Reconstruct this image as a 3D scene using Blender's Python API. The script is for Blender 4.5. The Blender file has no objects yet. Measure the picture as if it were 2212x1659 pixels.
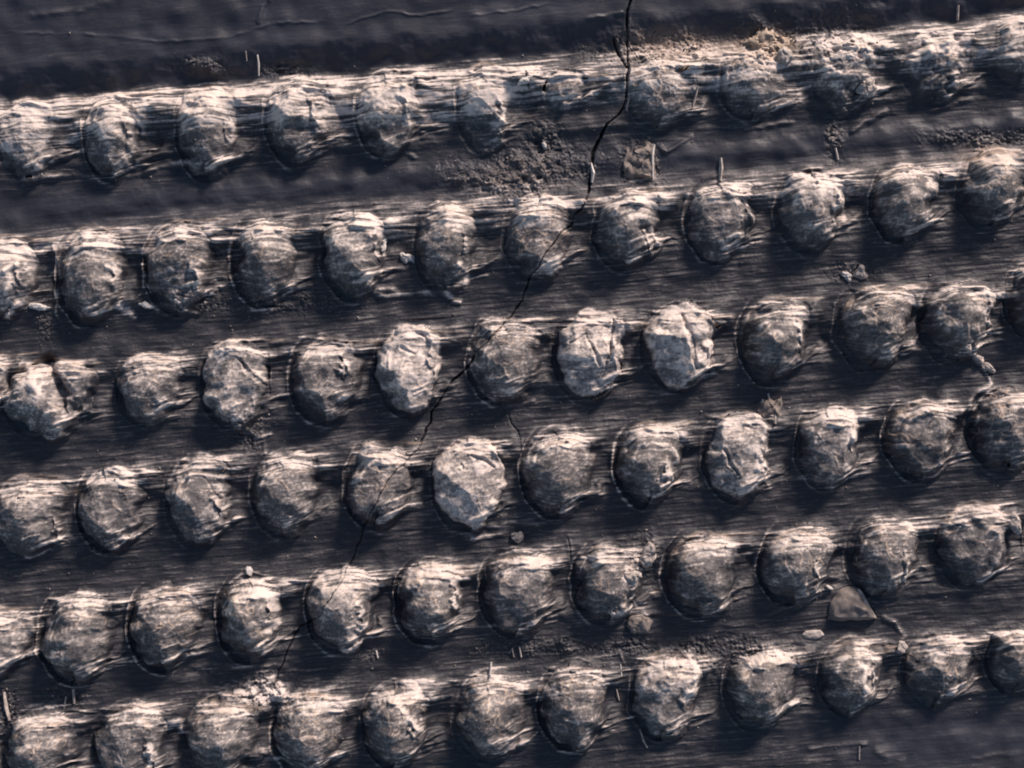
import bpy, math, random
import numpy as np

# ------------------------------------------------------------------ camera, sky, sun
S = 0.0002                                   # metres per unit of the plan (1 unit = 0.2 mm)
W0, H0 = 2212.0, 1659.0
def wx(x): return (x - W0/2) * S
def wy(y): return (H0/2 - y) * S
scene = bpy.context.scene
col = scene.collection
cd = bpy.data.cameras.new("camera"); cam = bpy.data.objects.new("camera", cd); col.objects.link(cam)
CAMH = 0.75
cam.location = (0, 0, CAMH)
cd.sensor_width = 36; cd.lens = 36 * CAMH / (W0 * S)
cd.clip_start = 0.01; cd.clip_end = 50
scene.camera = cam
SUN_EL, SUN_AZ = 24.0, 60.0                  # azimuth counted from +X towards +Y
w = bpy.data.worlds.new("World"); scene.world = w; w.use_nodes = True
nt = w.node_tree; bg = nt.nodes["Background"]
sky = nt.nodes.new("ShaderNodeTexSky"); sky.sky_type = 'NISHITA'; sky.sun_disc = False
sky.sun_elevation = math.radians(SUN_EL); sky.sun_rotation = math.radians(90 - SUN_AZ)
nt.links.new(sky.outputs[0], bg.inputs[0]); bg.inputs[1].default_value = 0.105
sl = bpy.data.lights.new("sun", 'SUN'); sl.energy = 5.0; sl.angle = math.radians(13); sl.color = (1.0, 0.838, 0.755)
so = bpy.data.objects.new("sun", sl); col.objects.link(so)
so.rotation_euler = (0, math.radians(90 - SUN_EL), math.radians(SUN_AZ))
so.location = (0.5, 0.8, 0.5)
scene.view_settings.view_transform = 'Standard'; scene.view_settings.look = 'None'
scene.cycles.filter_width = 1.9
scene.view_settings.exposure = 0.2; scene.view_settings.gamma = 1

# ------------------------------------------------------------------ noise fields
rng = np.random.default_rng(7)
random.seed(5)
N = 2048
fx = np.fft.fftfreq(N)[:, None].T; fy = np.fft.fftfreq(N)[:, None]
TILT = -0.085
def field(lx, ly, cell=1.0, tilt=TILT, power=0.0, lo=0):
    """smooth periodic noise with feature size lx (along the rows) by ly (across), in plan units"""
    a = math.atan(tilt); c, s = math.cos(a), math.sin(a)
    g = np.fft.rfft2(rng.standard_normal((N, N)).astype(np.float32))
    fxx = np.fft.rfftfreq(N)[None, :] / cell; fyy = np.fft.fftfreq(N)[:, None] / cell
    u = fxx * c + fyy * s; v = -fxx * s + fyy * c
    k = (u * lx) ** 2 + (v * ly) ** 2
    if power: f = 1.0 / (k + 0.02) ** power * np.exp(-k * (lo ** 2))
    else: f = np.exp(-k * 1.6)
    f[0, 0] = 0
    o = np.fft.irfft2(g * f, s=(N, N)); o /= o.std()
    return o.astype(np.float32), cell
def samp(tex, x, y):
    t, c = tex
    u = (x / c) % N; v = (y / c) % N
    i = np.floor(u).astype(np.int32); j = np.floor(v).astype(np.int32)
    fu = (u - i).astype(np.float32); fv = (v - j).astype(np.float32)
    i %= N; j %= N; i1 = (i + 1) % N; j1 = (j + 1) % N
    return (t[j, i]*(1-fu) + t[j, i1]*fu)*(1-fv) + (t[j1, i]*(1-fu) + t[j1, i1]*fu)*fv
def sstep(a, b, x):
    t = np.clip((x - a) / (b - a), 0, 1); return t*t*(3 - 2*t)
def gauss(d, w): return np.exp(-(d / w) ** 2)

# ------------------------------------------------------------------ plan grid
STEP = 1.9
def axis(a, b, ext):
    core = np.arange(a, b + STEP, STEP)
    out = [core]; s = STEP; p = []; x = core[-1]
    while x < b + ext: s = min(s * 1.06, 14); x += s; p.append(x)
    q = []; x = core[0]; s = STEP
    while x > a - ext: s = min(s * 1.06, 14); x -= s; q.append(x)
    return np.concatenate([np.array(q[::-1]), core, np.array(p)])
xs = axis(-30, W0 + 30, 520); ys = axis(-30, H0 + 30, 420)
X, Y = np.meshgrid(xs, ys); X = X.astype(np.float32); Y = Y.astype(np.float32)
NY, NX = X.shape
f_low = field(160, 160, 2); f_mid = field(46, 46, 2); f_warp1 = field(40, 30, 2); f_warp2 = field(40, 30, 2)
f_w3 = field(12, 12); f_w4 = field(12, 12)
f_str1 = field(60, 3.6); f_str2 = field(130, 8, 2); f_str3 = field(26, 3.0); f_str4 = field(220, 22, 2)
f_crumb = field(4.5, 4.5); f_crumb2 = field(10, 9); f_lump = field(26, 24, 2)
f_fbm = field(40, 40, 1, power=0.85, lo=0.06)
f_v1 = field(30, 22); f_v2 = field(42, 34)
f_pat = field(14, 6); f_pat2 = field(34, 14, 2)
n = {k: samp(v, X, Y) for k, v in dict(low=f_low, mid=f_mid, w1=f_warp1, w2=f_warp2, w3=f_w3, w4=f_w4, s1=f_str1, s2=f_str2,
     s3=f_str3, s4=f_str4, c=f_crumb, c2=f_crumb2, lump=f_lump, fbm=f_fbm, v1=f_v1, v2=f_v2, p=f_pat, p2=f_pat2).items()}
XW = X + 4.0*n['w1'] + 0.8*n['w3']; YW = Y + 3.5*n['w2'] + 0.8*n['w4']
T = YW - TILT * XW                           # across-row coordinate
Tr = Y - TILT * X

# ------------------------------------------------------------------ the rows of knobs
# per knob: cx, cy, rx, ry, height, pale(0..1), lip(0..1), style letters
# styles: f = broken facets, d = damaged / low, s = bright sliver on the right edge, v = many veins
R1 = [(62,300,56,88,30,.55,.2,''),(246,295,58,92,38,.5,.7,'s'),(448,285,60,96,44,.5,.6,'s'),(645,262,64,88,46,.35,1,'s'),
      (835,245,62,88,48,.5,.8,'s'),(1046,232,58,88,38,.5,.3,'s'),(1215,195,50,44,14,.2,0,''),(1425,200,68,74,34,.35,.2,'v'),
      (1625,178,68,78,36,.35,.3,'v'),(1822,160,64,86,36,.4,.2,'d'),(2018,142,66,80,34,.2,.1,'d'),(2200,110,60,80,34,.2,.1,'')]
R2 = [(10,600,66,84,44,.7,.2,'s'),(198,595,66,98,50,.5,1,'s'),(388,578,70,92,54,.4,1,'s'),(572,562,64,90,54,.35,1,''),
      (765,545,64,92,50,.55,1,'s'),(962,528,58,94,46,.4,.5,'s'),(1160,512,66,88,46,.45,.4,'v'),(1352,492,64,84,50,.4,.7,'s'),
      (1552,474,66,84,52,.55,.9,'s'),(1750,453,66,84,52,.55,.5,'s'),(1950,436,66,82,50,.45,.5,''),(2140,405,64,82,46,.3,.3,'v')]
R3 = [(-48,832,66,66,48,.9,0,'f'),(104,860,92,82,50,.7,.2,''),(318,838,68,74,42,.5,.2,''),(508,828,70,92,56,.85,.3,'f'),(704,815,68,90,56,.45,1,'fs'),
      (884,795,68,96,58,1,.3,'fs'),(1088,778,72,92,56,.4,1,'v'),(1276,765,70,94,58,1,.4,'fs'),(1468,745,74,90,58,1,.2,'fs'),
      (1672,732,68,86,54,.35,.7,'s'),(1890,702,76,88,54,.35,.5,'v'),(2066,690,70,84,54,.4,.5,'s'),(2236,640,60,80,50,.3,.3,'')]
R4 = [(58,1118,78,84,52,.5,.2,'s'),(236,1096,66,92,56,.4,1,''),(428,1078,66,94,54,.55,.3,'fs'),(616,1062,66,86,50,.45,1,''),
      (816,1048,66,88,54,.45,1,'v'),(1012,1044,74,98,62,1,.3,'f'),(1202,1016,70,94,58,.4,1,''),(1398,1000,66,86,56,.45,1,'s'),
      (1592,982,66,92,56,.85,.3,'fs'),(1786,962,62,86,50,.5,.5,'s'),(1986,945,72,84,54,.25,.7,'v'),(2172,925,74,86,54,.25,.4,'v')]
R5 = [(-10,1385,76,70,42,.7,.2,''),(166,1374,74,96,56,.45,1,''),(356,1350,72,92,58,.4,1,'v'),(540,1332,64,88,58,.4,.8,'vs'),
      (738,1312,70,90,58,.6,1,'s'),(928,1295,66,86,56,.35,1,'vs'),(1116,1276,74,92,56,.35,1,''),(1312,1258,68,84,50,.35,.8,'vs'),
      (1516,1238,74,86,50,.3,1,''),(1716,1218,72,84,52,.4,.7,'vs'),(1908,1200,70,84,50,.35,.7,'vs'),(2100,1176,70,86,48,.4,.3,'')]
R6 = [(86,1616,76,84,52,.45,.8,'v'),(280,1606,72,88,46,.5,.3,'s'),(476,1590,76,90,48,.35,.2,''),(664,1582,72,88,52,.4,.8,'v'),
      (852,1562,66,90,56,.35,.9,'vs'),(1058,1546,72,92,52,.35,.3,'v'),(1238,1522,70,92,54,.4,1,'v'),(1436,1500,66,86,52,.7,.4,'fs'),
      (1642,1482,68,84,50,.4,.4,''),(1834,1462,62,80,46,.4,.3,'s'),(2022,1446,64,78,42,.3,.2,'v'),(2190,1425,54,70,44,.2,.5,'')]
ROWS = [R1, R2, R3, R4, R5, R6]
ROWT = [R[0][1] + 0.085*R[0][0] for R in ROWS]
ROWT = [318, 606, 866, 1118, 1387, 1618]
# rows beyond the frame (same pattern, for a camera a step aside)
def virtual_row(t0, x0):
    return [(x0+194*i, t0 - 0.085*(x0+194*i), 68, 88, 48, .4, .5, '') for i in range(14)]
RV = [virtual_row(1940, -190)]
# extend every row past both ends
EXT = []
for R in ROWS:
    e = []
    for k in (1, 2):
        a = R[0]; e.append((a[0]-192*k, a[1]+16*k, 66, 86, 46, .4, .4, ''))
        b = R[-1]; e.append((b[0]+192*k, b[1]-16*k, 66, 86, 46, .4, .4, ''))
    EXT.append(e)

# row ridges: crest line, shelf below it, hollow, lower lip
h = np.zeros_like(X); dust_hilite = np.zeros_like(X); vein = np.zeros_like(X); tan = np.zeros_like(X); smooth = np.zeros_like(X)
kid = np.full(X.shape, -1, np.int32)
RP = [dict(up=-92, cr=-26, hc=32, lo=80, w=1.15), dict(up=-106, cr=-58, hc=11, lo=84, w=.5), dict(up=-98, cr=-72, hc=2, lo=84, w=.04),
      dict(up=-102, cr=-72, hc=2, lo=84, w=.04), dict(up=-104, cr=-74, hc=2, lo=84, w=.04), dict(up=-98, cr=-72, hc=2, lo=86, w=.04)]
for t0, p in zip(ROWT + [1940], RP + [RP[-1]]):
    d = T - t0 + 5*n['low']
    up = sstep(p['up']-18, p['cr'], d)
    dn = 1 - sstep(p['cr'], p['cr']+62, d)*0.72
    dn2 = 1 - sstep(20, p['lo']+14, d)
    h += p['hc'] * up * dn * dn2
    h += 6 * gauss(d - 58, 13) * (0.5 + 0.5*n['s4'].clip(-1, 1))
    band = sstep(p['up']-14, p['up']+8, d) * (1 - sstep(p['cr']+10, p['cr']+70, d))
    dust_hilite += p['w'] * band * (1 - (.3*sstep(1080, 1250, X) if p['hc'] > 30 else 0))  # brightness of the sunlit row slope painted in with the dust
# valleys: gentle sag, a slope facing the sun just above each crest
for t0 in ROWT:
    h -= 4*gauss(T - (t0 + 128), 26)
# the band above the first row drops away from a smooth face
h += 26 * (1 - sstep(150, 222, T)) + 0.05*(120 - T).clip(0, 400)
h += 10 * gauss(T - 455, 26) * sstep(0, 200, X)           # smooth shelf between rows one and two
smooth = np.maximum((1 - sstep(205, 225, T)), gauss(T - 462, 44))

ALLK = []
for ri, R in enumerate(ROWS + RV): ALLK += [(ri, k) for k in R]
for ri, R in enumerate(EXT): ALLK += [(ri, k) for k in R]
knobs = []
hk = np.zeros_like(X)
dome_shade = np.zeros_like(X); pale = np.zeros_like(X); bul = np.zeros_like(X)
onk = np.zeros_like(X)
def window(x0, x1, y0, y1):
    i0, i1 = np.searchsorted(xs, [x0, x1]); j0, j1 = np.searchsorted(ys, [y0, y1])
    return (slice(j0, j1), slice(i0, i1))
kr = np.random.default_rng(11)
for idx, (ri, (cx, cy, rx, ry, H, pl, lip, st)) in enumerate(ALLK):
    sl_ = window(cx - 150, cx + 230, cy - 190, cy + 190)
    if X[sl_].size == 0: knobs.append(None); continue
    x = XW[sl_] - cx; y = YW[sl_] - cy; v = y - TILT*x
    nn = {k: a[sl_] for k, a in n.items()}
    H = H*kr.uniform(.88, 1.15); lip = lip*kr.uniform(.35, 1.1)
    rxx = np.where(x > 0, rx*(1.0 + .14*sstep(.15*ry, -.7*ry, v)), rx)
    # a little pointed at the foot, a little flat on the right
    rxx = rxx * (1 - 0.16*sstep(0.2*ry, ry, v))
    r = ((np.abs(x)/rxx)**2.15 + (np.abs(v)/ry)**2.15)**(1/2.15)
    ang = np.arctan2(-v, x)
    r = r * (1 + 0.035*np.sin(3*ang + kr.uniform(0, 6)) + 0.025*np.sin(5*ang + kr.uniform(0, 6)))
    soft = 1 - sstep(.75, .95, np.float32(pl))
    rd = np.where(x > 0, ((np.abs(x)/(rxx*(1.0 + .13*soft)))**2.0 + (np.abs(v)/(ry*(1.02 + .17*sstep(0, .6*ry, v)*sstep(-.6*rx, .5*rx, x))))**2.0)**.5, r)
    rd = rd*(1 + 0.03*np.sin(3*ang + 1.7))
    dome = H * np.clip(1 - rd**(1.75 + .45*pl), 0, 1)**(1.25 - .55*pl) * (1.52 - .34*pl)
    if 'f' in st or kr.random() < 0.25:
        nf = 4 if 'f' in st else 3
        for q in range(nf):
            a = kr.uniform(0, 2*math.pi); tilt = kr.uniform(0.25, 0.75) if 'f' in st else kr.uniform(.2, .5)
            dd = kr.uniform(0.12, 0.42)*rx
            pl_h = H*0.92 - tilt*((x*math.cos(a) + v*math.sin(a)) - dd)
            dome = np.where(r < 1.1, np.minimum(dome, pl_h.clip(4, None)), dome)
    amp = 1.0 if 'f' in st else .9
    mk = sstep(1.02, 0.70, rd)
    dome = dome + mk*(amp*0.26*nn['c2'] + amp*0.7*nn['lump'] + 0.08*nn['c'] + 1.3*nn['mid']) 
    if 'd' in st:
        dome = dome*0.86 + mk*(2.5*nn['lump'] + .9*nn['c2'] + 2*nn['mid'])
    # tail smeared off the top towards the next knob, and a lower tail from the foot
    tx = np.clip(x/120, 0, 1)
    tl = (x > -10)*(1 - sstep(0.55, 1.05, x/125))
    c0 = -ry*0.80 + 12*np.sin(tx*2.6) - 4*nn['mid']
    tail = H*0.44*gauss(v - c0 - 8, 14 + 10*tx)*tl*sstep(-12, 30, x)
    c1 = ry*0.86 - 46*tx + 4*nn['mid']
    tail2 = (9*gauss(v - c1, 6))*sstep(0, 24, x)*(1 - sstep(85, 125, x))
    # groove and thin raised lip round the left side
    xc = X[sl_] - cx + 1.5*nn['w1']; yc = Y[sl_] - cy + 1.5*nn['w2']; vc = yc - TILT*xc
    rc = np.maximum(((np.abs(xc)/(rx*(1 - 0.16*sstep(0.2*ry, ry, vc))))**2.3 + (np.abs(vc)/ry)**2.3)**(1/2.3), r*.0)
    left = sstep(-0.05, 0.6, -np.cos(np.arctan2(-vc, xc) - 0.30))
    lo_ = kr.uniform(1.13, 1.24); lw_ = kr.uniform(.018, .032)
    groove = -6.5*gauss(rc - (lo_ - .11), 0.075)*left*(0.3 + 0.7*lip)
    lp = 6.5*lip*gauss(rc - (lo_ + .01*nn['lump']), lw_*1.25)*left*sstep(-1.3, .1, nn['mid'] + .4*nn['c2'])
    lp2 = 3.0*lip*gauss(rc - (lo_ - .085 + 0.02*nn['lump']), 0.018)*left*sstep(-.3, .8, nn['lump'])
    # hollow to the right of the knob
    hollow = -(11 + 5*soft)*gauss(x - rx*(1.42 + .1*soft), 32)*gauss(v - 2, 42)
    cur = h[sl_]
    base = cur + groove + lp + lp2 + hollow
    kk = 5.0
    dm = dome + cur*0.42
    blend = sstep(1.0, 0.93, r)
    inn = sstep(1.05, .72, rd)
    res = base*(1 - .55*inn) + dome + tail*sstep(0.7, 1.1, rd) + tail2*sstep(.85, 1.05, rd)
    bul[sl_] = bul[sl_] + dome*np.clip(-v/ry, -1.1, 1.1)*.62
    if 's' in st:                            # torn edge standing up on the right flank
        sx = rx*kr.uniform(.60, .92); sy = kr.uniform(-10, 30); ln = kr.uniform(22, 38)
        q = x - sx - 4*nn['w3'] - 0.12*(v-sy)
        sv = gauss(v - sy, ln)
        res = res + 9*gauss(q, 5.5)*sv - 2.5*gauss(q + 13, 6)*sv
        dust_hilite[sl_] += 1.5*gauss(q-1, 7)*sv*sstep(-1.2, .3, nn['c2'] + nn['lump'])
    if 'p' in st:                            # deep slot torn across the knob
        q = (x*0.86 - (y)*0.5)/1.0; along = (x*0.5 + y*0.86)
        m = sstep(16, 9, np.abs(q - 4 + 3*nn['lump']))*sstep(70, 50, np.abs(along + 12))
        res = res - 30*m
    if False:                            # dark notches in the broken crust
        for q_ in range(2):
            a = kr.uniform(-1.1, 1.1) + math.pi/2; ox, oy = kr.uniform(-25, 35), kr.uniform(-45, 25)
            q = (x-ox)*math.sin(a) - (v-oy)*math.cos(a); al = (x-ox)*math.cos(a) + (v-oy)*math.sin(a)
            m = gauss(al, 24)
            res = res - 9*sstep(0, 3, q)*(1 - sstep(3, 17, q))*m
    h[sl_] = res
    m = sstep(1.04, 0.95, r)
    onk[sl_] = np.maximum(onk[sl_], m); dome_shade[sl_] = np.maximum(dome_shade[sl_], sstep(.12, .85, dome/(H*1.25) + .10*nn['lump'] + .05*nn['c2']))  # mound shading painted into the colour: paler crown, darker foot
    pale[sl_] = np.maximum(pale[sl_], m*pl)
    vn = 1.0 if 'v' in st else 0.45
    ridge = np.maximum(1 - np.abs(nn['v1'])*9, 0) * sstep(-0.4, 0.6, nn['mid'] + (0.6 if 'v' in st else -0.2))
    ridge = np.maximum(ridge, 0.8*np.maximum(1 - np.abs(nn['v2'])*11, 0)*sstep(-.2, .8, nn['low'] + vn - .3))
    vein[sl_] = np.maximum(vein[sl_], m*ridge*vn*sstep(ry*.7, -ry*.1, v))
    dust_hilite[sl_] += 1.3*lip*gauss(rc - lo_, lw_*1.5)*left + 0.62*gauss(v + ry*.80 - 2, 17)*(1 - sstep(.5, 1.0, np.abs(x - 12)/88)) + .30*sstep(.10*ry, -.75*ry, v - .2*x)*m*sstep(-.95*rx, -.25*rx, x) \
                 + 1.0*tail/(H*.5)*(r > .85)*sstep(-.8, .9, nn['s1'] + .5*nn['mid']) + 0.5*gauss(v - c1, 5)*sstep(0, 24, x)*(1 - sstep(85, 125, x))  # sunlit upper-right caps and lip lines painted in along with the dust
    kid_w = kid[sl_]; kid_w[(r < 1.0)] = idx; kid[sl_] = kid_w
    knobs.append((cx, cy, rx, ry, st, pl, ri))

# ------------------------------------------------------------------ strokes: ridges, rims and cracks drawn as polylines
def seg_dist(x, y, pts):
    best = np.full(x.shape, 1e9, np.float32); side = np.zeros_like(x); par = np.zeros_like(x)
    L = 0
    for (ax, ay), (bx, by) in zip(pts[:-1], pts[1:]):
        vx, vy = bx-ax, by-ay; l2 = vx*vx + vy*vy + 1e-6; l = math.sqrt(l2)
        t = np.clip(((x-ax)*vx + (y-ay)*vy)/l2, 0, 1)
        d = np.hypot(x - ax - t*vx, y - ay - t*vy)
        m = d < best
        best = np.where(m, d, best); side = np.where(m, ((x-ax)*vy - (y-ay)*vx)/l, side); par = np.where(m, L + t*l, par)
        L += l
    return best, side, par/L
def jag(pts, amp, step, seed):
    r = random.Random(seed); out = [pts[0]]
    for (ax, ay), (bx, by) in zip(pts[:-1], pts[1:]):
        l = math.hypot(bx-ax, by-ay); k = max(1, int(l/step))
        for i in range(1, k+1):
            t = i/k; j = amp if i < k else 0
            out.append((ax + (bx-ax)*t + r.uniform(-j, j), ay + (by-ay)*t + r.uniform(-j, j)))
    return out
def win_pts(pts, m):
    return window(min(p[0] for p in pts)-m, max(p[0] for p in pts)+m, min(p[1] for p in pts)-m, max(p[1] for p in pts)+m)
bright = np.zeros_like(X)
def ridge(pts, hgt, wd, du=0.8, ja=2.5, seed=0, tn=0):
    pts = jag(pts, ja, 14, seed); s_ = win_pts(pts, wd*4+4)
    d, sd, t = seg_dist(X[s_], Y[s_], pts)
    env = sstep(0, .12, t)*(1 - sstep(.88, 1, t)) * (0.75 + 0.35*n['lump'][s_].clip(-1, 1))
    g = gauss(d, wd)*env
    h[s_] += hgt*g; dust_hilite[s_] += du*g; bright[s_] += (g if du >= 1.2 else 0); tan[s_] = np.maximum(tan[s_], tn*g)
def crack(pts, wds, depth, seed=0, rim=2.5, ja=4.0):
    pts = jag(pts, ja, 15, seed); s_ = win_pts(pts, 26)
    d, sd, t = seg_dist(X[s_], Y[s_], pts)
    wd = np.interp(t, np.linspace(0, 1, len(wds)), wds).astype(np.float32)*(0.85 + 0.3*n['lump'][s_].clip(-1.2, 1.2) + .15*n['c2'][s_].clip(-1, 1))
    h[s_] -= depth*(1 - sstep(wd*0.35, wd*0.75 + 1.1, d))*np.clip(wd/3.0, .35, 1)
    rr = gauss(d - wd - 3, 3.0)*(np.sign(sd)*0.35 + 0.65)*sstep(-.6, .6, n['mid'][s_])
    h[s_] += rim*rr; dust_hilite[s_] += .55*rr*sstep(-.2, .8, n['lump'][s_])

CR1 = [(1366,-40),(1352,60),(1355,140),(1353,190),(1345,235),(1302,285),(1280,330),(1276,380),(1262,440),(1222,495),(1178,550),(1150,590),
       (1128,650),(1098,690),(1062,728),(1028,762),(1004,800),(970,832),(940,880),(905,970),(850,1025),(800,1110),(770,1180),(758,1215),
       (735,1262),(690,1330),(650,1352),(628,1390),(600,1450),(592,1480)]
crack(CR1, [2.1,2.4,2.5,2.9,2.0,1.3,1.8,2.0,1.5,1.1,.9,.7,1.0,.8], 18, 3)
crack([(1325,85),(1332,110),(1352,150)], [3,4,2], 18, 4)
crack([(1070,860),(1100,900),(1122,945),(1128,990)], [1.0,1.3,.9], 7, 5, 1.0)
crack([(1225,1160),(1232,1200),(1250,1250),(1290,1290),(1340,1330),(1375,1345)], [.9,1.0,.9], 6, 6, 1.0)
crack([(590,1500),(545,1540),(500,1590),(470,1660)], [1.1,.9,.8], 7, 8, 1.0)
for p_, w_, d_ in [([(1230,742),(1265,721)], [2.4,2.6], 8),
      ([(1265,721),(1278,752),(1293,787)], [2.5,5,3], 11), ([(1323,693),(1318,745),(1307,800)], [3,4.5,2], 10), ([(1332,775),(1342,790)], [4,3], 10),
      ([(1471,682),(1490,735),(1500,795)], [3,8,3], 13), ([(525,778),(545,808),(576,834)], [3,7,4], 13), ([(581,768),(582,855)], [2.5,2], 8),
      ([(870,752),(897,766)], [3,2], 6), ([(911,721),(930,742)], [3,3], 9), ([(1020,983),(1045,992),(1067,1008)], [2.4,3,2], 8), ([(997,1001),(1001,1008)], [4,4], 8),
      ([(1560,970),(1572,1000),(1590,1024)], [3,5,3], 9), ([(445,1030),(480,1075),(478,1110)], [2,3,2], 6), ([(735,770),(752,800)], [2,2.5], 5)]:
    crack(p_, [q*1.5 for q in w_], d_*.62, int(p_[0][0]), 2.2, 3.5)
crack([(1135,160),(1142,190),(1160,215)], [2,3,1.6], 10, 9)

rid = [ ([(88,768),(116,806),(136,842),(162,885),(172,902)], -50, 17, -.3), ([(30,770),(60,790),(95,845),(100,870)], 6, 10, 1.3), ([(848,745),(842,775),(843,812),(852,820)], 3.5, 3, .6), ([(876,770),(868,808)], 3, 3, .5), ([(1210,745),(1208,775),(1222,805)], 4, 5, .6), # points, height, width, dust
 ([(0,395),(90,385),(150,380),(215,385),(300,378),(390,350),(450,345)], 8, 6, .8), ([(680,340),(720,300),(770,290)], 7, 6, .8),
 ([(0,75),(200,80),(360,95),(480,88),(600,55),(740,50)], 2, 3.5, .3), ([(740,60),(840,30),(900,38),(990,25)], 1.8, 3, .3),
 ([(1010,40),(1120,28),(1190,10)], 1.8, 3, .35), ([(1260,48),(1330,35),(1350,30)], 4, 4, .4), ([(560,60),(572,20),(590,0)], 4, 5, .5),
 ([(60,40),(160,30),(260,8)], 3, 8, .3), ([(820,300),(870,330),(905,345)], 6, 5, .6),
 ([(120,520),(128,600),(122,680),(135,700)], 6, 3.5, .7), ([(795,625),(860,632),(930,628),(1000,622),(1010,600)], 9, 7, 1.1),
 ([(960,625),(980,650),(1000,655)], 6, 6, .9), ([(305,565),(312,610),(330,640)], 7, 3, .7), ([(395,670),(430,678),(455,640),(475,622)], 8, 4, 1),
 ([(1010,745),(1018,800),(1045,850),(1075,868)], 6, 4, .6), ([(1072,900),(1085,880),(1140,870),(1160,862)], 6, 4, .8),
 ([(1340,800),(1380,795),(1395,785)], 5, 3, .7), ([(2066,742),(2100,770),(2128,800),(2140,830),(2100,855),(2085,885)], 6, 5, 1.1),
 ([(2085,885),(2040,890),(1990,880)], 6, 4, .8), ([(1900,1330),(1935,1345),(1955,1375),(1930,1400)], 5, 5, .9),
 ([(470,1040),(492,1075),(490,1105),(470,1130)], 6, 7, 1.4), ([(585,1280),(602,1310),(600,1345),(580,1370)], 6, 8, 1.4),
 ([(795,1545),(810,1508),(850,1500),(880,1528),(902,1566),(925,1580)], 7, 6, 1.5), ([(330,1590),(332,1625),(328,1660)], 6, 6, 1.4), ([(355,1570),(385,1560),(395,1590)], 6, 9, 1.3),
 ([(540,1500),(575,1475),(600,1462)], 8, 8, 1.6), ([(560,1520),(600,1500),(618,1490)], 8, 9, 1.6), ([(595,1470),(612,1495),(608,1520)], 6, 6, 1.5), ([(500,1490),(540,1500),(560,1495)], 5, 5, 1.0),
 ([(530,930),(560,945),(590,935)], 4, 4, .9), ([(540,960),(570,955),(575,985)], 4, 4, .8), ([(455,1180),(470,1150),(495,1130)], 5, 4, .8),
 ([(1480,1400),(1500,1440),(1500,1475),(1470,1520)], 8, 9, 1.5), ([(1425,1410),(1460,1400),(1495,1425)], 5, 8, 1.2), ([(1830,1420),(1862,1440),(1850,1470),(1875,1490)], 6, 7, 1.3),
 ([(1400,490),(1415,515),(1420,530)], 6, 5, 1.4), ([(1815,430),(1820,460),(1818,485)], 6, 8, 1.5), ([(1710,700),(1725,720),(1712,760)], 6, 5, 1.4), ([(2120,670),(2122,700)], 6, 5, 1.3),
 ([(1450,960),(1462,985),(1458,1005)], 5, 6, 1.4), ([(1625,950),(1640,990),(1630,1020)], 6, 9, 1.4), ([(1825,890),(1835,930),(1840,960)], 6, 11, 1.4), ([(1340,1235),(1365,1245),(1370,1262)], 5, 9, 1.5),
 ([(1330,1305),(1385,1315),(1405,1345)], 5, 5, .9), ([(880,232),(882,262),(875,270)], 6, 5, 1.5), ([(1085,235),(1090,262),(1080,272)], 6, 6, 1.5), ([(505,270),(510,300)], 6, 5, 1.4), ([(308,268),(310,300)], 6, 5, 1.4),
 ([(20,640),(40,620),(28,590),(60,570)], 7, 6, 1.3), ([(15,690),(45,660),(70,640)], 7, 5, 1.3), ([(255,655),(280,675),(295,690)], 5, 7, 1.4), ([(985,570),(1010,590),(1002,620)], 6, 6, 1.3), ([(795,625),(830,640),(900,640)], 5, 5, .8), ([(1000,1125),(1060,1135),(1120,1128),(1190,1132)], 6, 5, .8),
 ([(1010,1165),(1060,1160),(1100,1150)], 7, 6, .9), ([(400,1440),(470,1435),(560,1440),(640,1440)], 6, 6, .8),
 ([(1415,310),(1440,330),(1500,290)], 6, 5, .5), ([(1600,285),(1660,270),(1720,262)], 7, 6, .6), ([(1640,460),(1700,420)], 0, 5, .2),
 ([(1830,290),(1870,262),(1920,235)], 8, 6, .6), ([(1950,130),(2010,110),(2100,88)], 8, 5, .6), ([(1990,190),(2040,150),(2075,110)], 5, 4, .4),
 ([(2000,245),(2060,225),(2110,215)], 7, 6, .5), ([(1880,120),(1830,60),(1870,50)], 5, 7, .5),
 ([(1545,1305),(1480,1290),(1455,1260)], 5, 4, .4), ([(880,1340),(900,1370),(915,1372),(918,1350)], 5, 4, .5), ([(960,1345),(985,1330)], 4, 3, .6),
 ([(1020,1470),(1000,1500),(985,1520)], 0, 4, .2), ([(1165,1480),(1170,1540),(1190,1580),(1215,1610)], 5, 3.5, .8),
 ([(560,1620),(640,1650)], 5, 5, .5), ([(1290,1420),(1340,1410),(1350,1440)], 4, 3, .5), ([(1500,1340),(1560,1330)], 0, 5, .3),
 ([(700,1655),(640,1640),(600,1610),(590,1560)], 5, 4, .5), ([(1880,1620),(1920,1640),(1960,1650)], 4, 12, .7),
 ([(1730,1645),(1790,1640),(1830,1650)], 3, 10, .6), ([(2090,1640),(2160,1630),(2212,1628)], 2, 7, .4), ([(1740,1620),(1800,1612),(1880,1606)], 5, 4, .8),
  ([(1690,1150),(1690,1180)], 0, 4, .3)]
for i, (p, a, b, c) in enumerate(rid): ridge(p, a, b, c, seed=i)

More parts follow.
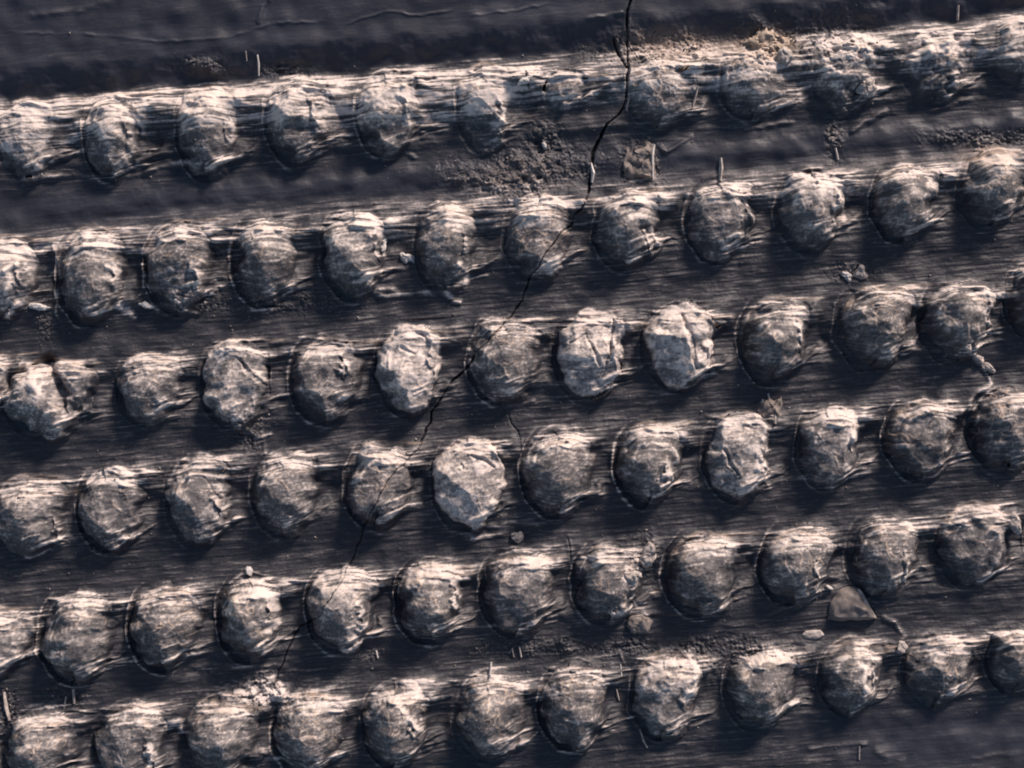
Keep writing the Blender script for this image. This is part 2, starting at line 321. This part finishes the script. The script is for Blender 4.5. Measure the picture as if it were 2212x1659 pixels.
# curved fibres and wrinkles on the knobs
fr = random.Random(21)
for kn in knobs:
    if kn is None or not (-60 < kn[0] < 2270): continue
    cx, cy, rx, ry, st, pl, ri = kn
    for q in range(7 if 'v' in st else 3):
        x0 = cx + fr.uniform(-.6, .6)*rx; y0 = cy + fr.uniform(-.8, .3)*ry; a = fr.choice([fr.uniform(-.5, .3), fr.uniform(1.0, 2.1)])
        pts = [(x0, y0)]
        for k in range(3):
            a += fr.uniform(-1.1, 1.1); x0 += 12*math.cos(a); y0 += 12*math.sin(a); pts.append((x0, y0))
        ridge(pts, 1.4, 2.0, .40, 1.5, fr.randint(0, 999), tn=.45)
# fibres lying over each knob: they wrap round its top and run off to the right, or leave its foot upwards to the right
fw = random.Random(77)
for kn in knobs:
    if kn is None or not (-160 < kn[0] < 2300): continue
    cx, cy, rx, ry, st, pl, ri = kn
    sc = 1.0 if pl < .7 else .55
    for q in range(6):
        k = fw.uniform(.55, 1.12); a0 = fw.uniform(125, 185); a1 = fw.uniform(50, 85); pts = []
        for i in range(6):
            a = math.radians(a0 + (a1 - a0)*i/5); pts.append((cx + rx*k*math.cos(a), cy - ry*k*math.sin(a) - TILT*0 - .085*rx*k*math.cos(a)))
        L = fw.uniform(35, 110); x0, y0 = pts[-1]; dy = fw.uniform(-4, 16)
        pts += [(x0 + L*.5, y0 - .085*L*.5 + dy*.7), (x0 + L, y0 - .085*L + dy)]
        ridge(pts, fw.uniform(1.4, 3.2), fw.uniform(2.2, 3.8), fw.uniform(.45, .95)*sc, 1.2, fw.randint(0, 999), tn=fw.choice([0, 0, .35]))
    for q in range(4):
        k = fw.uniform(.7, 1.08); pts = []
        for i in range(4):
            a = math.radians(262 + fw.uniform(14, 20)*i); pts.append((cx + rx*k*math.cos(a), cy - ry*k*math.sin(a)))
        x0, y0 = pts[-1]; L = fw.uniform(35, 85)
        pts += [(x0 + L*.5, y0 - L*.2), (x0 + L, y0 - L*.3)]
        ridge(pts, fw.uniform(1.6, 3.4), fw.uniform(2.2, 3.6), fw.uniform(.35, .8)*sc, 1.2, fw.randint(0, 999))
# bright tails: several thin strands running off the top right of each knob
for kn in knobs:
    if kn is None or not (-160 < kn[0] < 2300): continue
    cx, cy, rx, ry, st, pl, ri = kn
    for q in range(6):
        a0 = fr.uniform(-70, 30); y0 = cy - ry*fr.uniform(.55, 1.02); L = fr.uniform(50, 140)
        pts = [(cx + a0, y0 - TILT*0 - .085*a0), (cx + a0 + L*.4, y0 - .085*(a0+L*.4) + fr.uniform(0, 10)), (cx + a0 + L, y0 - .085*(a0+L) + fr.uniform(2, 16))]
        ridge(pts, fr.uniform(2.2, 4.8), fr.uniform(2, 3.6), fr.uniform(.6, 1.1), 1.5, fr.randint(0, 999))
    for q in range(4):
        a0 = fr.uniform(-10, 50); y0 = cy + ry*fr.uniform(.45, .92); L = fr.uniform(40, 95)
        pts = [(cx + a0, y0), (cx + a0 + L*.5, y0 - L*.22), (cx + a0 + L, y0 - L*.32)]
        ridge(pts, fr.uniform(2.2, 4.5), fr.uniform(2, 3.4), fr.uniform(.45, .9), 1.5, fr.randint(0, 999))

# ------------------------------------------------------------------ rough patches and fine relief
def blob(cx, cy, rx, ry): return np.exp(-(((X-cx)/rx)**2 + ((Y-cy)/ry)**2)**1.5)
rough = np.zeros_like(X)
for a in [(1430,110,150,45),(1650,110,90,60),(1820,90,90,60),(1110,380,140,50),(1175,320,45,50),(1385,350,48,55),(1240,350,60,40),(580,1495,70,45),
          (140,1500,50,35),(10,1530,30,50),(430,150,60,22),(620,150,60,16),(1290,1395,130,22),(1560,1410,150,34),(1100,1400,70,24),
          (2110,300,120,20),(1800,305,22,50),(1840,590,50,20),(1390,1210,40,60),(540,930,40,40),(100,690,20,50),(800,1410,40,18),(560,650,200,30)]:
    rough = np.maximum(rough, blob(*a))
rough *= (0.75 + 0.35*n['mid'].clip(-1, 1))
for k_, t_ in (('s1', f_str1), ('s2', f_str2), ('s3', f_str3), ('p', f_pat), ('p2', f_pat2), ('s4', f_str4)):
    n[k_] = samp(t_, X, Y + bul)
smooth = np.maximum(smooth, 1.0*blob(2150,1600,420,80))
sm = (smooth*(1 - rough)*(1 - onk)*sstep(-1.5, -.3, n['low']*0 + 1)).clip(0, 1)
sa = 1 - 0.86*sm
st_gate = sstep(-0.7, 1.0, n['s4'] + 0.5*n['mid'])
h += sa*((1 - .7*onk)*(0.46*n['s2'] + 0.30*n['s1']*(0.45 + .8*st_gate)) + (1 - .45*onk)*0.24*n['s3'] + 0.12*n['c'] + 0.3*n['fbm'])
h += (1 - onk)*1.5*n['mid']*sa + 1.2*sm*n['mid']
h += rough*(1.0*n['c2'] + 1.5*n['c'] + 1.2*n['lump'] + 2*n['fbm'])
h += rough*9*(blob(1120,385,130,46) + blob(1170,325,50,40)).clip(0, 1)*(.6 + .4*n['lump'])
h += 2.0*vein
vein *= (1 - sm)

# ------------------------------------------------------------------ surface masks handed to the material
streak = sstep(0.1, 1.5, n['s1']*0.8 + n['s2']*0.6 + n['p']*0.35)
lap = np.zeros_like(h); lap[1:-1, 1:-1] = (h[1:-1, 1:-1]*4 - h[:-2, 1:-1] - h[2:, 1:-1] - h[1:-1, :-2] - h[1:-1, 2:])
worn = sstep(0.0, 1.6, lap)                  # rubbed, paler high spots
pt3 = sstep(-.6, 1.3, n['c2'] + .3*n['c']); pt4 = sstep(-1, 1.2, n['lump'] + .4*n['c2'])
hair = np.maximum(1 - np.abs(n['v1'] + .22*n['s1'])*7, 0)*sstep(-.6, .6, n['mid']) + .8*np.maximum(1 - np.abs(n['v2'] - .2*n['s1'])*9, 0)*sstep(-.6, .6, -n['w1'])
pt1 = sstep(-.5, 1.1, n['p'] + .3*n['c2']); pt2 = sstep(-.9, 1.3, n['p2'] + .35*n['p'])
sn = sstep(0.5, 1.9, n['s1'] + .5*n['s3']); sn2 = sstep(.3, 1.8, n['s3'] + .3*n['c'])
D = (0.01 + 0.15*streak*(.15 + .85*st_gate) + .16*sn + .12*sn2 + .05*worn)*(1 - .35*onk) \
    + dust_hilite*(0.10 + 0.62*sstep(-1.0, 1.1, n['s1']*.8 + n['s2']*.5 + .5*n['p2'])) \
    + .42*(blob(1440,108,95,26) + blob(1655,105,70,30) + blob(1825,95,55,34) + blob(2010,100,60,30) + blob(2185,80,40,34))*pt1 + .75*(blob(585,1492,52,30) + .6*blob(500,1490,60,22) + .5*blob(420,1450,50,14) + blob(1180,160,60,14)*.5)*pt1 \
    + pale**1.8*(.36 + .10*pt3 + .11*pt4) + dome_shade*(.13 + .07*pt3*pt4 + .09*pt4 + .07*streak + .05*sn2 + .15*hair) + .26*rough*pt1 + .16*blob(1120,380,140,60)*pt3 + .10*worn*onk
D *= 1 - (1 - onk)*(.45 - .45*sstep(-1.2, 1.0, n['low'] + .5*n['mid']))*sstep(-.2, -.1, -dust_hilite)
D *= (1 - .60*sm)
D += .62*bright.clip(0, 1)*sstep(-1.4, .2, n['c2'] + n['c']*.5)
D *= 1 + .10*n['c'].clip(-2, 2)
D = D.clip(0, 1)
tanm = (tan + .7*vein + .5*blob(1650,105,70,40) + .45*blob(1460,100,120,36) + .12*blob(1120,380,100,30) + .3*blob(2125,340,60,30)).clip(0, 1)

# ------------------------------------------------------------------ materials
def mat(name): 
    m = bpy.data.materials.new(name); m.use_nodes = True; return m, m.node_tree, m.node_tree.nodes["Principled BSDF"]
def crust_material():
    m, t, b = mat("weathered_crust"); N_, L = t.nodes, t.links
    def attr(n_):
        a = N_.new("ShaderNodeAttribute"); a.attribute_name = n_; return a.outputs['Fac']
    tc = N_.new("ShaderNodeTexCoord")
    ns = N_.new("ShaderNodeTexNoise"); ns.inputs['Scale'].default_value = 900; ns.inputs['Detail'].default_value = 5; ns.inputs['Roughness'].default_value = .65
    L.new(tc.outputs['Object'], ns.inputs['Vector'])
    mp = N_.new("ShaderNodeMapping"); mp.inputs['Rotation'].default_value = (0, 0, -math.atan(.085)); mp.inputs['Scale'].default_value = (1, 7, 1)
    L.new(tc.outputs['Object'], mp.inputs['Vector'])
    n2 = N_.new("ShaderNodeTexNoise"); n2.inputs['Scale'].default_value = 260; n2.inputs['Detail'].default_value = 4
    L.new(mp.outputs[0], n2.inputs['Vector'])
    add = N_.new("ShaderNodeMath"); add.operation = 'MULTIPLY_ADD'; L.new(ns.outputs[0], add.inputs[0]); add.inputs[1].default_value = .30; L.new(attr("dust_hilite"), add.inputs[2])
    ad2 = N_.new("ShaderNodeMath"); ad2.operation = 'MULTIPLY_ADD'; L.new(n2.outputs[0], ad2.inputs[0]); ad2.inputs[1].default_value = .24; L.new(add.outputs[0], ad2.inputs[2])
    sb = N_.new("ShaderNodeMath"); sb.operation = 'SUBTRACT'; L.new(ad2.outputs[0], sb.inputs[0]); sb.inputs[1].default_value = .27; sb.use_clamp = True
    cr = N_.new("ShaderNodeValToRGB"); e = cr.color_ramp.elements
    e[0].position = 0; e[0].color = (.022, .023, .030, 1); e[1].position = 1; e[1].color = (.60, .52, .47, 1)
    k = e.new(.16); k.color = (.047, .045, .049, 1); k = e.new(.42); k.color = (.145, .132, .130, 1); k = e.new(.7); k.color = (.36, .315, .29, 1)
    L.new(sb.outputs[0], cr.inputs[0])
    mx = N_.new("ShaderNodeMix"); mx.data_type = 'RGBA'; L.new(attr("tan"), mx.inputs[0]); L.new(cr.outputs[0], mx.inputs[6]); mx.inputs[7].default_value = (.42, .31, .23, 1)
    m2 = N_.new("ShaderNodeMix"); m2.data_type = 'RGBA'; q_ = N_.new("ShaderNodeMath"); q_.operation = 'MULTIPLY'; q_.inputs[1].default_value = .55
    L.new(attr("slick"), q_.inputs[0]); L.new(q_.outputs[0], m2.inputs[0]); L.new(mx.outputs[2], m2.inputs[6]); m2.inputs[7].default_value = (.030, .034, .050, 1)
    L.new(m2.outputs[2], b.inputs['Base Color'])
    rr = N_.new("ShaderNodeMapRange"); L.new(sb.outputs[0], rr.inputs[0]); rr.inputs[1].default_value = 0; rr.inputs[2].default_value = .35; rr.inputs[3].default_value = .48; rr.inputs[4].default_value = .8
    L.new(rr.outputs[0], b.inputs['Roughness'])
    b.inputs['Specular IOR Level'].default_value = .35
    bp = N_.new("ShaderNodeBump"); bp.inputs['Strength'].default_value = .16; bp.inputs['Distance'].default_value = .0005
    sm_ = N_.new("ShaderNodeMath"); sm_.operation = 'ADD'; L.new(ns.outputs[0], sm_.inputs[0]); L.new(n2.outputs[0], sm_.inputs[1])
    L.new(sm_.outputs[0], bp.inputs['Height']); L.new(bp.outputs[0], b.inputs['Normal'])
    return m
def chip_material(name, c1, c2, scale=500):
    m, t, b = mat(name); N_, L = t.nodes, t.links
    tc = N_.new("ShaderNodeTexCoord"); ns = N_.new("ShaderNodeTexNoise"); ns.inputs['Scale'].default_value = scale; ns.inputs['Detail'].default_value = 6
    L.new(tc.outputs['Object'], ns.inputs['Vector'])
    cr = N_.new("ShaderNodeValToRGB"); e = cr.color_ramp.elements; e[0].position = .35; e[0].color = (*c1, 1); e[1].position = .65; e[1].color = (*c2, 1)
    L.new(ns.outputs[0], cr.inputs[0]); L.new(cr.outputs[0], b.inputs['Base Color']); b.inputs['Roughness'].default_value = .75
    bp = N_.new("ShaderNodeBump"); bp.inputs['Strength'].default_value = .6; bp.inputs['Distance'].default_value = .0006
    L.new(ns.outputs[0], bp.inputs['Height']); L.new(bp.outputs[0], b.inputs['Normal'])
    return m
M_CR = crust_material()
M_PALE = chip_material("pale_chip", (.22, .19, .175), (.46, .40, .36))
M_WHITE = chip_material("white_flake", (.40, .37, .35), (.60, .56, .52))
M_TAN = chip_material("tan_lump", (.26, .20, .15), (.42, .33, .26))
M_DARK = chip_material("brown_stone", (.12, .10, .09), (.24, .20, .175), 350)

# ------------------------------------------------------------------ meshes: base sheet and one mesh per knob
gy, gx = np.gradient(h, ys, xs)
NRM = np.stack([-gx, gy, np.ones_like(gx)], -1); NRM /= np.linalg.norm(NRM, axis=-1, keepdims=True)
CO = np.stack([wx(X), wy(Y), h*S], -1).astype(np.float32)
fk = kid[:-1, :-1]
same = (fk == kid[1:, :-1]) & (fk == kid[:-1, 1:]) & (fk == kid[1:, 1:])
fid = np.where(same, fk, -1)
vid = np.arange(NY*NX).reshape(NY, NX)
Q = np.stack([vid[1:, :-1], vid[1:, 1:], vid[:-1, 1:], vid[:-1, :-1]], -1).reshape(-1, 4)
fid = fid.ravel()
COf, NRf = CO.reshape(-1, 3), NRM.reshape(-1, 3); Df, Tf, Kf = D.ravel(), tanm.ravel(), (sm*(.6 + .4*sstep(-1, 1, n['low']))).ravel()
def sub_mesh(name, quads, close=None):
    used, inv = np.unique(quads, return_inverse=True); inv = inv.reshape(-1, 4)
    co = COf[used]; nr = NRf[used]; d = Df[used]; t = Tf[used]; k_ = Kf[used]; tris = None
    if close is not None:                    # underside: fan from the rim to a point below
        e = np.concatenate([inv[:, [0, 1]], inv[:, [1, 2]], inv[:, [2, 3]], inv[:, [3, 0]]])
        key = np.sort(e, 1); kk = key[:, 0].astype(np.int64)*len(used) + key[:, 1]
        _, ix, ct = np.unique(kk, return_index=True, return_counts=True)
        be = e[ix[ct == 1]]
        c = co[np.unique(be)].mean(0); c[2] = co[:, 2].min() - 20*S
        co = np.vstack([co, c]); nr = np.vstack([nr, (0, 0, -1)]); d = np.append(d, .1); t = np.append(t, 0); k_ = np.append(k_, 0)
        tris = np.stack([be[:, 1], be[:, 0], np.full(len(be), len(co)-1)], -1)
    me = bpy.data.meshes.new(name)
    nq = len(inv); ntri = 0 if tris is None else len(tris)
    me.vertices.add(len(co)); me.vertices.foreach_set("co", co.astype(np.float32).ravel())
    loops = inv.ravel() if tris is None else np.concatenate([inv.ravel(), tris.ravel()])
    me.loops.add(len(loops)); me.loops.foreach_set("vertex_index", loops.astype(np.int32))
    starts = np.arange(nq)*4
    if ntri: starts = np.concatenate([starts, nq*4 + np.arange(ntri)*3])
    me.polygons.add(nq + ntri); me.polygons.foreach_set("loop_start", starts.astype(np.int32))
    me.update(calc_edges=True)
    me.polygons.foreach_set("use_smooth", np.ones(nq + ntri, bool))
    for an, av in (("dust_hilite", d), ("tan", t), ("slick", k_)):
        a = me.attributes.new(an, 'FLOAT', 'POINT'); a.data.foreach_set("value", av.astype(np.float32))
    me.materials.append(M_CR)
    me.normals_split_custom_set_from_vertices(nr.astype(np.float32))
    ob = bpy.data.objects.new(name, me); col.objects.link(ob)
    return ob
slab = bpy.data.objects.new("studded_panel", None); col.objects.link(slab); slab.empty_display_size = .02
slab["label"] = "dark grey weathered panel with slanting rows of dusty round knobs and a long crack"
slab["category"] = "panel"
base = sub_mesh("face", Q[fid == -1]); base.parent = slab
lab = {}
def near(x, y):
    return min((i for i, k in enumerate(knobs) if k), key=lambda i: (knobs[i][0]-x)**2 + (knobs[i][1]-y)**2)
for x, y, s in [(104,860,"pale knob torn open by a dark slot"), (508,828,"smooth pale knob with a chipped upper right corner"),
                (884,795,"pale knob with wrinkled crust"), (1276,765,"pale knob with a broken triangular hollow"),
                (1468,745,"pale knob split by a dark gash"), (1012,1044,"large pale knob with a small notch near its top"),
                (1592,982,"pale crumbling knob with a folded edge"), (1230,215,"low worn knob almost rubbed flat"),
                (1088,778,"dusty knob cut across by the long crack"), (816,1048,"knob crossed by the long crack"),
                (738,1312,"knob grazed by the thin end of the long crack")]:
    lab[near(x, y)] = s
for i, kn in enumerate(knobs):
    if kn is None: continue
    q = Q[fid == i]
    if len(q) < 60: 
        continue
    o = sub_mesh("knob", q, close=True); o.parent = slab
    if i in lab: o["label"] = lab[i]

# ------------------------------------------------------------------ loose pieces
def hgt(x, y):
    i = int(np.clip(np.searchsorted(xs, x), 0, NX-1)); j = int(np.clip(np.searchsorted(ys, y), 0, NY-1)); return float(h[j, i])
def mesh_obj(name, co, faces, m, smooth=False):
    me = bpy.data.meshes.new(name); me.from_pydata([tuple(c) for c in co], [], faces); me.update()
    if smooth: me.polygons.foreach_set("use_smooth", [True]*len(me.polygons))
    me.materials.append(m); o = bpy.data.objects.new(name, me); col.objects.link(o); return o
import bmesh
from mathutils import Vector, noise as mnoise
mnoise.seed_set(4)
def nv(p):                                   # repeatable vector noise
    return Vector((mnoise.noise(p), mnoise.noise(p + Vector((31.7, 0, 5.1))), mnoise.noise(p + Vector((3.3, 17.9, 40.2)))))
def chip_bm(outline, thick, seed, sub=2, rough_=.10, peak=.5):
    """irregular stone from a plan outline (plan units about its centre): bevelled, uneven top"""
    r = random.Random(seed); bm = bmesh.new()
    n_ = len(outline); rings = []
    for (k, z) in ((1.0, -.35), (1.04, .25), (.86, .75), (.5, 1.0)):
        rings.append([bm.verts.new((x*k*S*(1+r.uniform(-.05, .05)), -y*k*S*(1+r.uniform(-.05, .05)), (z + r.uniform(-.12, .12)*(z > 0))*thick*S)) for x, y in outline])
    for a, b in zip(rings[:-1], rings[1:]):
        for i in range(n_): bm.faces.new((a[i], b[i], b[(i+1) % n_], a[(i+1) % n_]))
    c = bm.verts.new((0, 0, thick*S*(1 + .1*peak)))
    for i in range(n_): bm.faces.new((rings[-1][i], c, rings[-1][(i+1) % n_]))
    bm.faces.new(rings[0]); 
    bmesh.ops.recalc_face_normals(bm, faces=bm.faces)
    if sub > 1:
        bmesh.ops.subdivide_edges(bm, edges=bm.edges, cuts=1, use_grid_fill=True, fractal=0)
        bmesh.ops.subdivide_edges(bm, edges=bm.edges, cuts=1, use_grid_fill=True)
    o_ = Vector((seed*3.1, seed*1.7, seed))
    for v in bm.verts:
        p = v.co/S + o_*40; a = rough_*thick*S
        v.co += a*(1.7*nv(p/16) + 1.0*nv(p/6) + .5*nv(p/3))
    for f in bm.faces: f.smooth = True
    return bm
def chip(name, label, cat, x, y, outline, thick, m, seed, lift=0, rough_=.12, sub=2):
    bm = chip_bm(outline, thick, seed, sub, rough_); me = bpy.data.meshes.new(name); bm.to_mesh(me); bm.free()
    me.materials.append(m); o = bpy.data.objects.new(name, me); col.objects.link(o)
    o.location = (wx(x), wy(y), (hgt(x, y) + lift)*S); o["label"] = label; o["category"] = cat
    return o
def oval(rx, ry, n_=9, seed=0, rot=0):
    r = random.Random(seed); out = []
    for i in range(n_):
        a = 2*math.pi*i/n_ + r.uniform(-.2, .2); k = r.uniform(.72, 1.12)
        x, y = rx*k*math.cos(a), ry*k*math.sin(a)
        out.append((x*math.cos(rot) - y*math.sin(rot), x*math.sin(rot) + y*math.cos(rot)))
    return out
wedge = chip("stone_wedge", "brown wedge-shaped stone chip with a pale right edge, below the fifth row", "stone", 1838, 1306,
     [(-46,30),(-42,-6),(-27,-32),(-5,-38),(16,-32),(34,-8),(48,18),(52,30),(18,33),(-18,33)], 22, M_DARK, 3, -4, .07)
edge = chip("edge", "", "", 1838, 1306, [(14,-33),(20,-30),(36,-6),(49,18),(52,30),(46,28),(33,0),(20,-20)], 8, M_PALE, 44, 3, .1)  # added pale strip along the wedge's right side
del edge["category"]; edge["label"] = "pale right edge"; edge.parent = wedge; edge.location = (0, 0, 9*S)
chip("clay_lump", "tan crumbly lump lying on the top row near the upper right", "lump", 1655, 98, oval(52, 30, 12, 5, -.1), 20, M_TAN, 5, 0, .3)
chip("clay_crumb", "small pale crumb at the right foot of the tan lump", "crumb", 1692, 128, oval(17, 19, 7, 6), 14, M_PALE, 6, 0, .2)
chip("pale_flake", "upright pale pear-shaped flake stuck in the top row", "flake", 1865, 192, oval(22, 30, 9, 8, .3), 16, M_PALE, 8, 0, .2)
chip("clay_crumb", "pale crumb between two knobs of the fifth row, tall and ragged", "crumb", 1398, 1198, oval(17, 34, 9, 9, .35), 16, M_PALE, 9, 0, .25)
chip("clay_crumb", "pale lump on a fifth-row knob, below the ragged tall crumb", "crumb", 1362, 1240, oval(22, 15, 8, 10), 12, M_PALE, 10, 0, .25)
chip("pale_flake", "pale pointed flake at the right border beside the last fifth-row knob", "flake", 2188, 1130, oval(15, 26, 7, 11, -.4), 14, M_PALE, 11, 0, .2)
chip("flat_flake", "flat grey flake lying in the groove below the brown wedge", "flake", 1758, 1372, oval(24, 12, 8, 12), 6, M_PALE, 12, 1, .12)
chip("clay_crumb", "grey crumb at the lower right of the ragged tall crumb, in the groove", "crumb", 1378, 1346, oval(30, 26, 9, 13), 12, M_DARK, 13, -2, .2)
chip("clay_block", "small square brown block standing just above the fourth row with splinters on top", "block", 1664, 880, [(-22,22),(-20,-12),(-4,-18),(10,-14),(22,-20),(24,24)], 18, M_DARK, 14, -1, .25)
chip("clay_block", "brown grainy block beside the long crack under the top row", "block", 1384, 350, [(-30,38),(-36,8),(-28,-30),(-10,-26),(8,-40),(28,-34),(34,0),(28,40),(0,34)], 11, M_DARK, 15, -3, .45)
chip("white_chip", "white chip on the crest between the sixth and seventh knobs of the top row", "chip", 1132, 180, oval(20, 9, 7, 16, -.4), 10, M_WHITE, 16, 0, .2)
chip("white_chip", "tiny white chip below the low worn knob of the top row", "chip", 1176, 314, oval(5, 10, 6, 17, -.5), 8, M_WHITE, 17, 2, .15)
chip("white_chip", "white chip right of the fifth knob of the second row, the taller one", "chip", 828, 530, oval(8, 20, 7, 18), 12, M_WHITE, 18, -1, .25)
chip("white_chip", "white ragged chip low in the hollow right of the fifth knob of the second row", "chip", 878, 556, oval(20, 10, 8, 19, .4), 9, M_WHITE, 19, 0, .3)
chip("white_chip", "white flat chip between the second and third knobs of the second row", "chip", 318, 660, oval(20, 7, 7, 20, .3), 9, M_WHITE, 20, 2, .2)
chip("white_chip", "white chip at the left edge below the first knob of the second row", "chip", 85, 662, oval(26, 9, 8, 21, .15), 9, M_WHITE, 21, 1, .2)
chip("clay_crumb", "pale brownish crumb in the dark groove above the third row, right of centre", "crumb", 1858, 590, oval(16, 16, 8, 22), 12, M_PALE, 22, 0, .3)
chip("white_chip", "small white chip left of the brownish crumb above the third row", "chip", 1830, 596, oval(10, 16, 7, 23, -.5), 9, M_WHITE, 23, 0, .25)
chip("white_chip", "very bright tiny chip at the upper tip of the brown wedge", "chip", 1790, 1268, oval(9, 4, 6, 24, .5), 8, M_WHITE, 24, 4, .1)
chip("clay_crumb", "pale crumb on the ridge right of the brown wedge, above the last rows", "crumb", 1945, 1398, oval(12, 14, 7, 25), 10, M_PALE, 25, 2, .25)
for k, (x, y, t) in enumerate([(2078, 752, "first"), (2110, 774, "second"), (2138, 795, "third and broadest")]):
    chip("clay_crumb", f"{t} pale crumb down the ragged chain below the third row", "crumb", x, y, oval(13 + 4*k, 9, 7, 30+k, .5), 10, M_PALE, 30+k, 1, .25)
chip("white_chip", "square white chip above the third knob of the fifth row", "chip", 538, 1232, oval(9, 12, 6, 34), 10, M_WHITE, 34, 1, .15)
chip("clay_crumb", "pale crumb perched on the top edge of the seventh fifth-row knob", "crumb", 1118, 1160, oval(14, 14, 7, 35), 12, M_PALE, 35, 1, .25)

def splinter(name, label, pts, wd, m, hz=10, group=None):
    """thin tapered sliver standing a little off the surface, triangular in section"""
    co = []; faces = []; n_ = len(pts)
    for i, (x, y) in enumerate(pts):
        a, b = pts[max(0, i-1)], pts[min(n_-1, i+1)]
        dx, dy = b[0]-a[0], b[1]-a[1]; l = math.hypot(dx, dy); px, py = -dy/l, dx/l
        t = i/(n_-1); ww = wd*(0.35 + .65*math.sin(math.pi*(.15 + .7*t)))
        z = hgt(x, y) + hz*math.sin(math.pi*(.1 + .8*t))*.5
        co += [(wx(x+px*ww), wy(y+py*ww), z*S), (wx(x-px*ww), wy(y-py*ww), z*S), (wx(x), wy(y), (z + ww*1.6)*S)]
    for i in range(n_-1):
        a, b = i*3, i*3+3
        for p, q in ((0, 1), (1, 2), (2, 0)): faces.append((a+p, a+q, b+q, b+p))
    faces += [(2, 1, 0), (n_*3-3, n_*3-2, n_*3-1)]
    o = mesh_obj(name, co, faces, m); o["label"] = label; o["category"] = "splinter"
    if group: o["group"] = group
    return o
SP = [("long upright white splinter above the gap between third and fourth top-row knobs", [(559,122),(561,140),(560,165)], 2.4, M_WHITE),
      ("short thin splinter left of the long upright one above the top row", [(535,115),(536,135)], 1.8, M_PALE),
      ("tall pointed pale splinter standing above the ninth knob of the second row", [(1556,342),(1557,365),(1554,392)], 5, M_PALE),
      ("white splinter standing at the right edge of the brown grainy block", [(1413,312),(1408,335),(1409,385)], 4, M_WHITE),
      ("bright splinter in the long crack right below the top row", [(1276,352),(1281,375),(1278,395)], 4, M_WHITE),
      ("white splinter on the left top of the small square block", [(1648,862),(1647,882)], 3.2, M_WHITE),
      ("white splinter on the middle top of the small square block", [(1660,850),(1664,872)], 3, M_WHITE),
      ("white splinter along the right side of the small square block", [(1668,866),(1672,885),(1671,915)], 4, M_PALE),
      ("short pale splinter above the sixth knob of the bottom row", [(1061,1430),(1059,1455)], 3.2, M_WHITE),
      ("pale curved splinter hanging under the second top-row knob from the left crack", [(1358,215),(1352,240)], 2, M_PALE),
      ("wavy pale splinter at the right flank of the eighth top-row knob", [(1505,190),(1500,215),(1494,235)], 3, M_PALE),
      ("tall splinter at the top right over the eleventh top-row knob", [(2066,15),(2068,45)], 4, M_PALE),
      ("pale upright splinter at the bottom left, tallest of its broken tuft", [(158,1488),(160,1520)], 4.5, M_PALE),
      ("thin pale splinter in the middle of the broken tuft at the bottom left", [(142,1505),(138,1530)], 3, M_PALE),
      ("pale splinter at the left border above the first bottom-row knob", [(8,1495),(14,1530),(22,1555)], 5, M_PALE),
      ("pale vertical splinter right of the seventh bottom-row knob, above the tail", [(1340,1435),(1342,1460)], 2.6, M_WHITE),
      ("thin curved splinter right of the seventh bottom-row knob, below the tail", [(1332,1490),(1338,1515)], 2.4, M_PALE),
      ("curved pale fibre low between the seventh and eighth bottom-row knobs", [(1382,1575),(1390,1600),(1398,1615)], 2.4, M_PALE),
      ("left arched sliver of the tiny pair in the groove above the bottom row", [(1100,1412),(1106,1400),(1110,1420)], 2.6, M_PALE),
      ("right arched sliver of the tiny pair in the groove above the bottom row", [(1122,1398),(1126,1420)], 2.6, M_WHITE),
      ("white sliver in the groove below the fourth fifth-row knob", [(812,1405),(816,1422)], 3.6, M_WHITE),
      ("pale splinter near the bottom border right of centre", [(1856,1612),(1855,1640)], 3, M_PALE),
      ("white tip sticking out above the second row beside the ninth and tenth knobs", [(1804,320),(1810,345)], 3.4, M_WHITE)]
for l, p, wd, m in SP: splinter("splinter", l, p, wd, m)

# uncountable grit: tiny crumbs gathered in the rough patches and grooves
gr = random.Random(9); gv = []; gf = []
Rf = rough.ravel()
def grit(x, y, s_):
    b = len(gv); z = hgt(x, y)
    pts = [(1,0,0),(-.5,.8,0),(-.5,-.8,.1),(.1,.1,1),(0,0,-.8)]
    a = gr.uniform(0, 6.28); ca, sa_ = math.cos(a), math.sin(a)
    for px, py, pz in pts:
        k = s_*gr.uniform(.7, 1.3); qx, qy = px*ca - py*sa_, px*sa_ + py*ca
        gv.append((wx(x + qx*k), wy(y + qy*k), (z + .5 + pz*k)*S))
    gf.extend([(b, b+1, b+3), (b+1, b+2, b+3), (b+2, b, b+3), (b+1, b, b+4), (b+2, b+1, b+4), (b, b+2, b+4)])
cnt = 0
while cnt < 1500:
    x, y = gr.uniform(-20, W0+20), gr.uniform(-20, H0+20)
    i = np.searchsorted(xs, x); j = np.searchsorted(ys, y)
    p = (.03 + .97*float(rough[j, i])**1.3)*(1 - .9*float(sm[j, i])) if float(onk[j, i]) < .3 else .02
    if gr.random() < p: grit(x, y, gr.choice([1.2, 1.6, 1.6, 2.2, 3.2])); cnt += 1
g = mesh_obj("grit", gv, gf, chip_material("mixed_grit", (.07, .065, .06), (.34, .30, .27), 130)); g["kind"] = "stuff"; g["label"] = "scattered pale grit and crumbs in the grooves between the rows"
